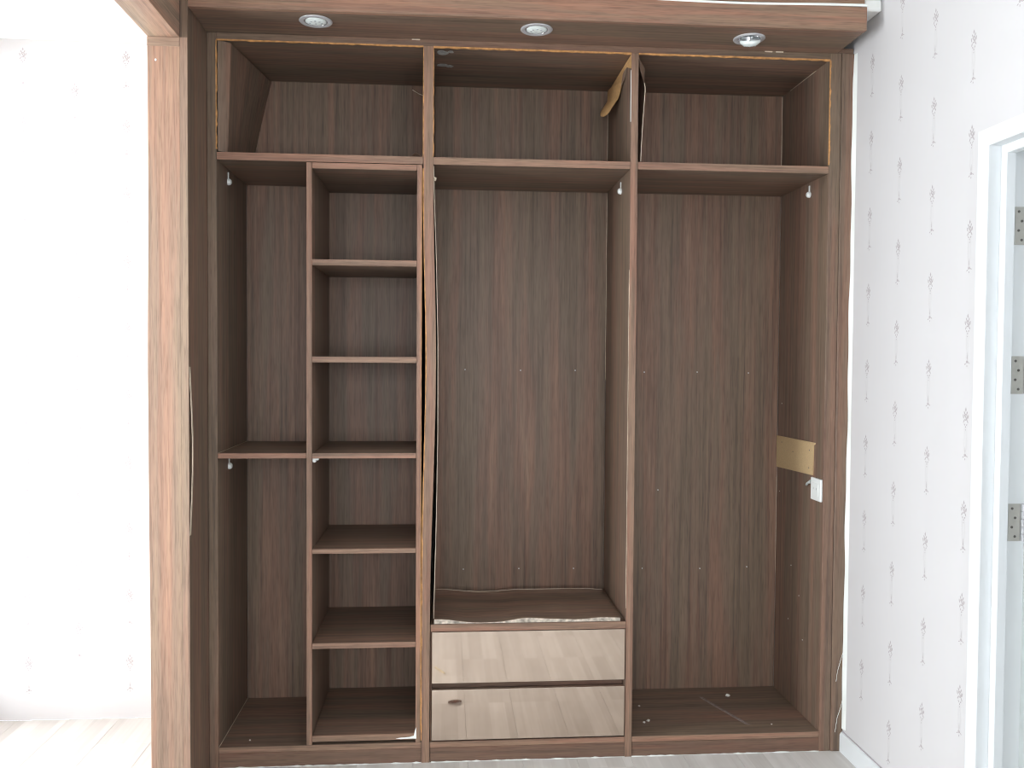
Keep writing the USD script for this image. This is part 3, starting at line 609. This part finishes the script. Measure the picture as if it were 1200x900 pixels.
for y in (0.033, 0.058): sw.part('slot', plate(y - 0.002, y + 0.002, 0.957, 0.965, 0.0116, 0.0120, 0.0001), 'plastic_grey', parent=pl)
sw.part('cable_clip', join(tube([(xr - 0.004, 0.098, 0.980), (xr - 0.008, 0.108, 0.976), (xr - 0.009, 0.122, 0.968), (xr - 0.006, 0.132, 0.962)], 0.0045, 8), tube([(xr - 0.004, 0.092, 0.992), (xr - 0.010, 0.094, 0.984), (xr - 0.010, 0.096, 0.972)], 0.003, 8)), 'plastic_grey', label='grey stub of cable behind the plate')

# ------------------------------------------------------------------ debris
crumbs = [((1.2846, 0.3453), 0.0085, 'largest white plaster crumb on the right bay floor, towards the back'), ((0.8879, 0.1144), 0.0045, 'white plaster crumb by the divider, left of a neighbour at the bay front'),
          ((0.9057, 0.125), 0.0062, 'white plaster crumb at the front left of the right bay, bigger than its neighbour'), ((0.9024, 0.2649), 0.0042, 'tiny plaster crumb half way back along the divider in the right bay'),
          ((1.36, 0.07), 0.003, 'tiny plaster crumb at the front edge of the right bay, towards the right'), ((-0.5451, 0.0501), 0.0035, 'lone tiny plaster crumb on the left bay floor near its front edge')]
for k, ((x, y), r, lab) in enumerate(crumbs):
    single('plaster_crumb', blob((x, y, ZP), r, 50 + k), 'plaster', lab, 'crumb', group='plaster crumbs in the wardrobe')
sc_ = np.array([[(1.165 + 0.10 * i / 11 + e * (0.008 + 0.010 * rng.random()), 0.345 - 0.27 * i / 11, ZP + 0.0001) for e in (0, 1)] for i in range(12)])
wd.part('scratch', sheet(sc_, (0, 0, 0.0003)), 'scrape', label='pale dusty scrape across the bay floor')
lf = np.array([[(0.1844 - 0.028 + 0.056 * i / 8, -0.532 + e * 0.017 * math.sin(math.pi * (0.08 + 0.84 * i / 8)), 0.0006 + 0.004 * abs(e) + 0.003 * (i / 8)) for e in (-1, -0.5, 0, 0.5, 1)] for i in range(9)])
lf_ = single('dry_leaf', sheet(lf, (0, 0, 0.0006)), 'dry_leaf', 'small dark curled leaf on the floor, mirrored in the lower drawer front', 'leaf')
single('straw', tube([(0.0976, -0.9468, 0.0032), (0.118, -0.908, 0.0036), (0.1412, -0.8679, 0.0032)], 0.003, 6), 'straw', 'pale straw on the floor, mirrored in the upper drawer front', 'straw')
# curled strands of dried filler hanging off the corner bead near the floor
st = [[(XR - 0.012, -0.026, 0.385), (XR - 0.020, -0.020, 0.345), (XR - 0.030, -0.016, 0.300), (XR - 0.033, -0.013, 0.262)],
      [(XR - 0.012, -0.026, 0.215), (XR - 0.018, -0.024, 0.175), (XR - 0.028, -0.016, 0.13), (XR - 0.034, -0.013, 0.075)]]
for k, s in enumerate(st):
    single('filler_strand', tube(s, 0.0007, 5), 'caulk', ['upper of two pale strands of peeling filler at the wardrobe right foot', 'lower of two pale strands of peeling filler at the wardrobe right foot'][k], 'strand', group='filler strands at the right foot')
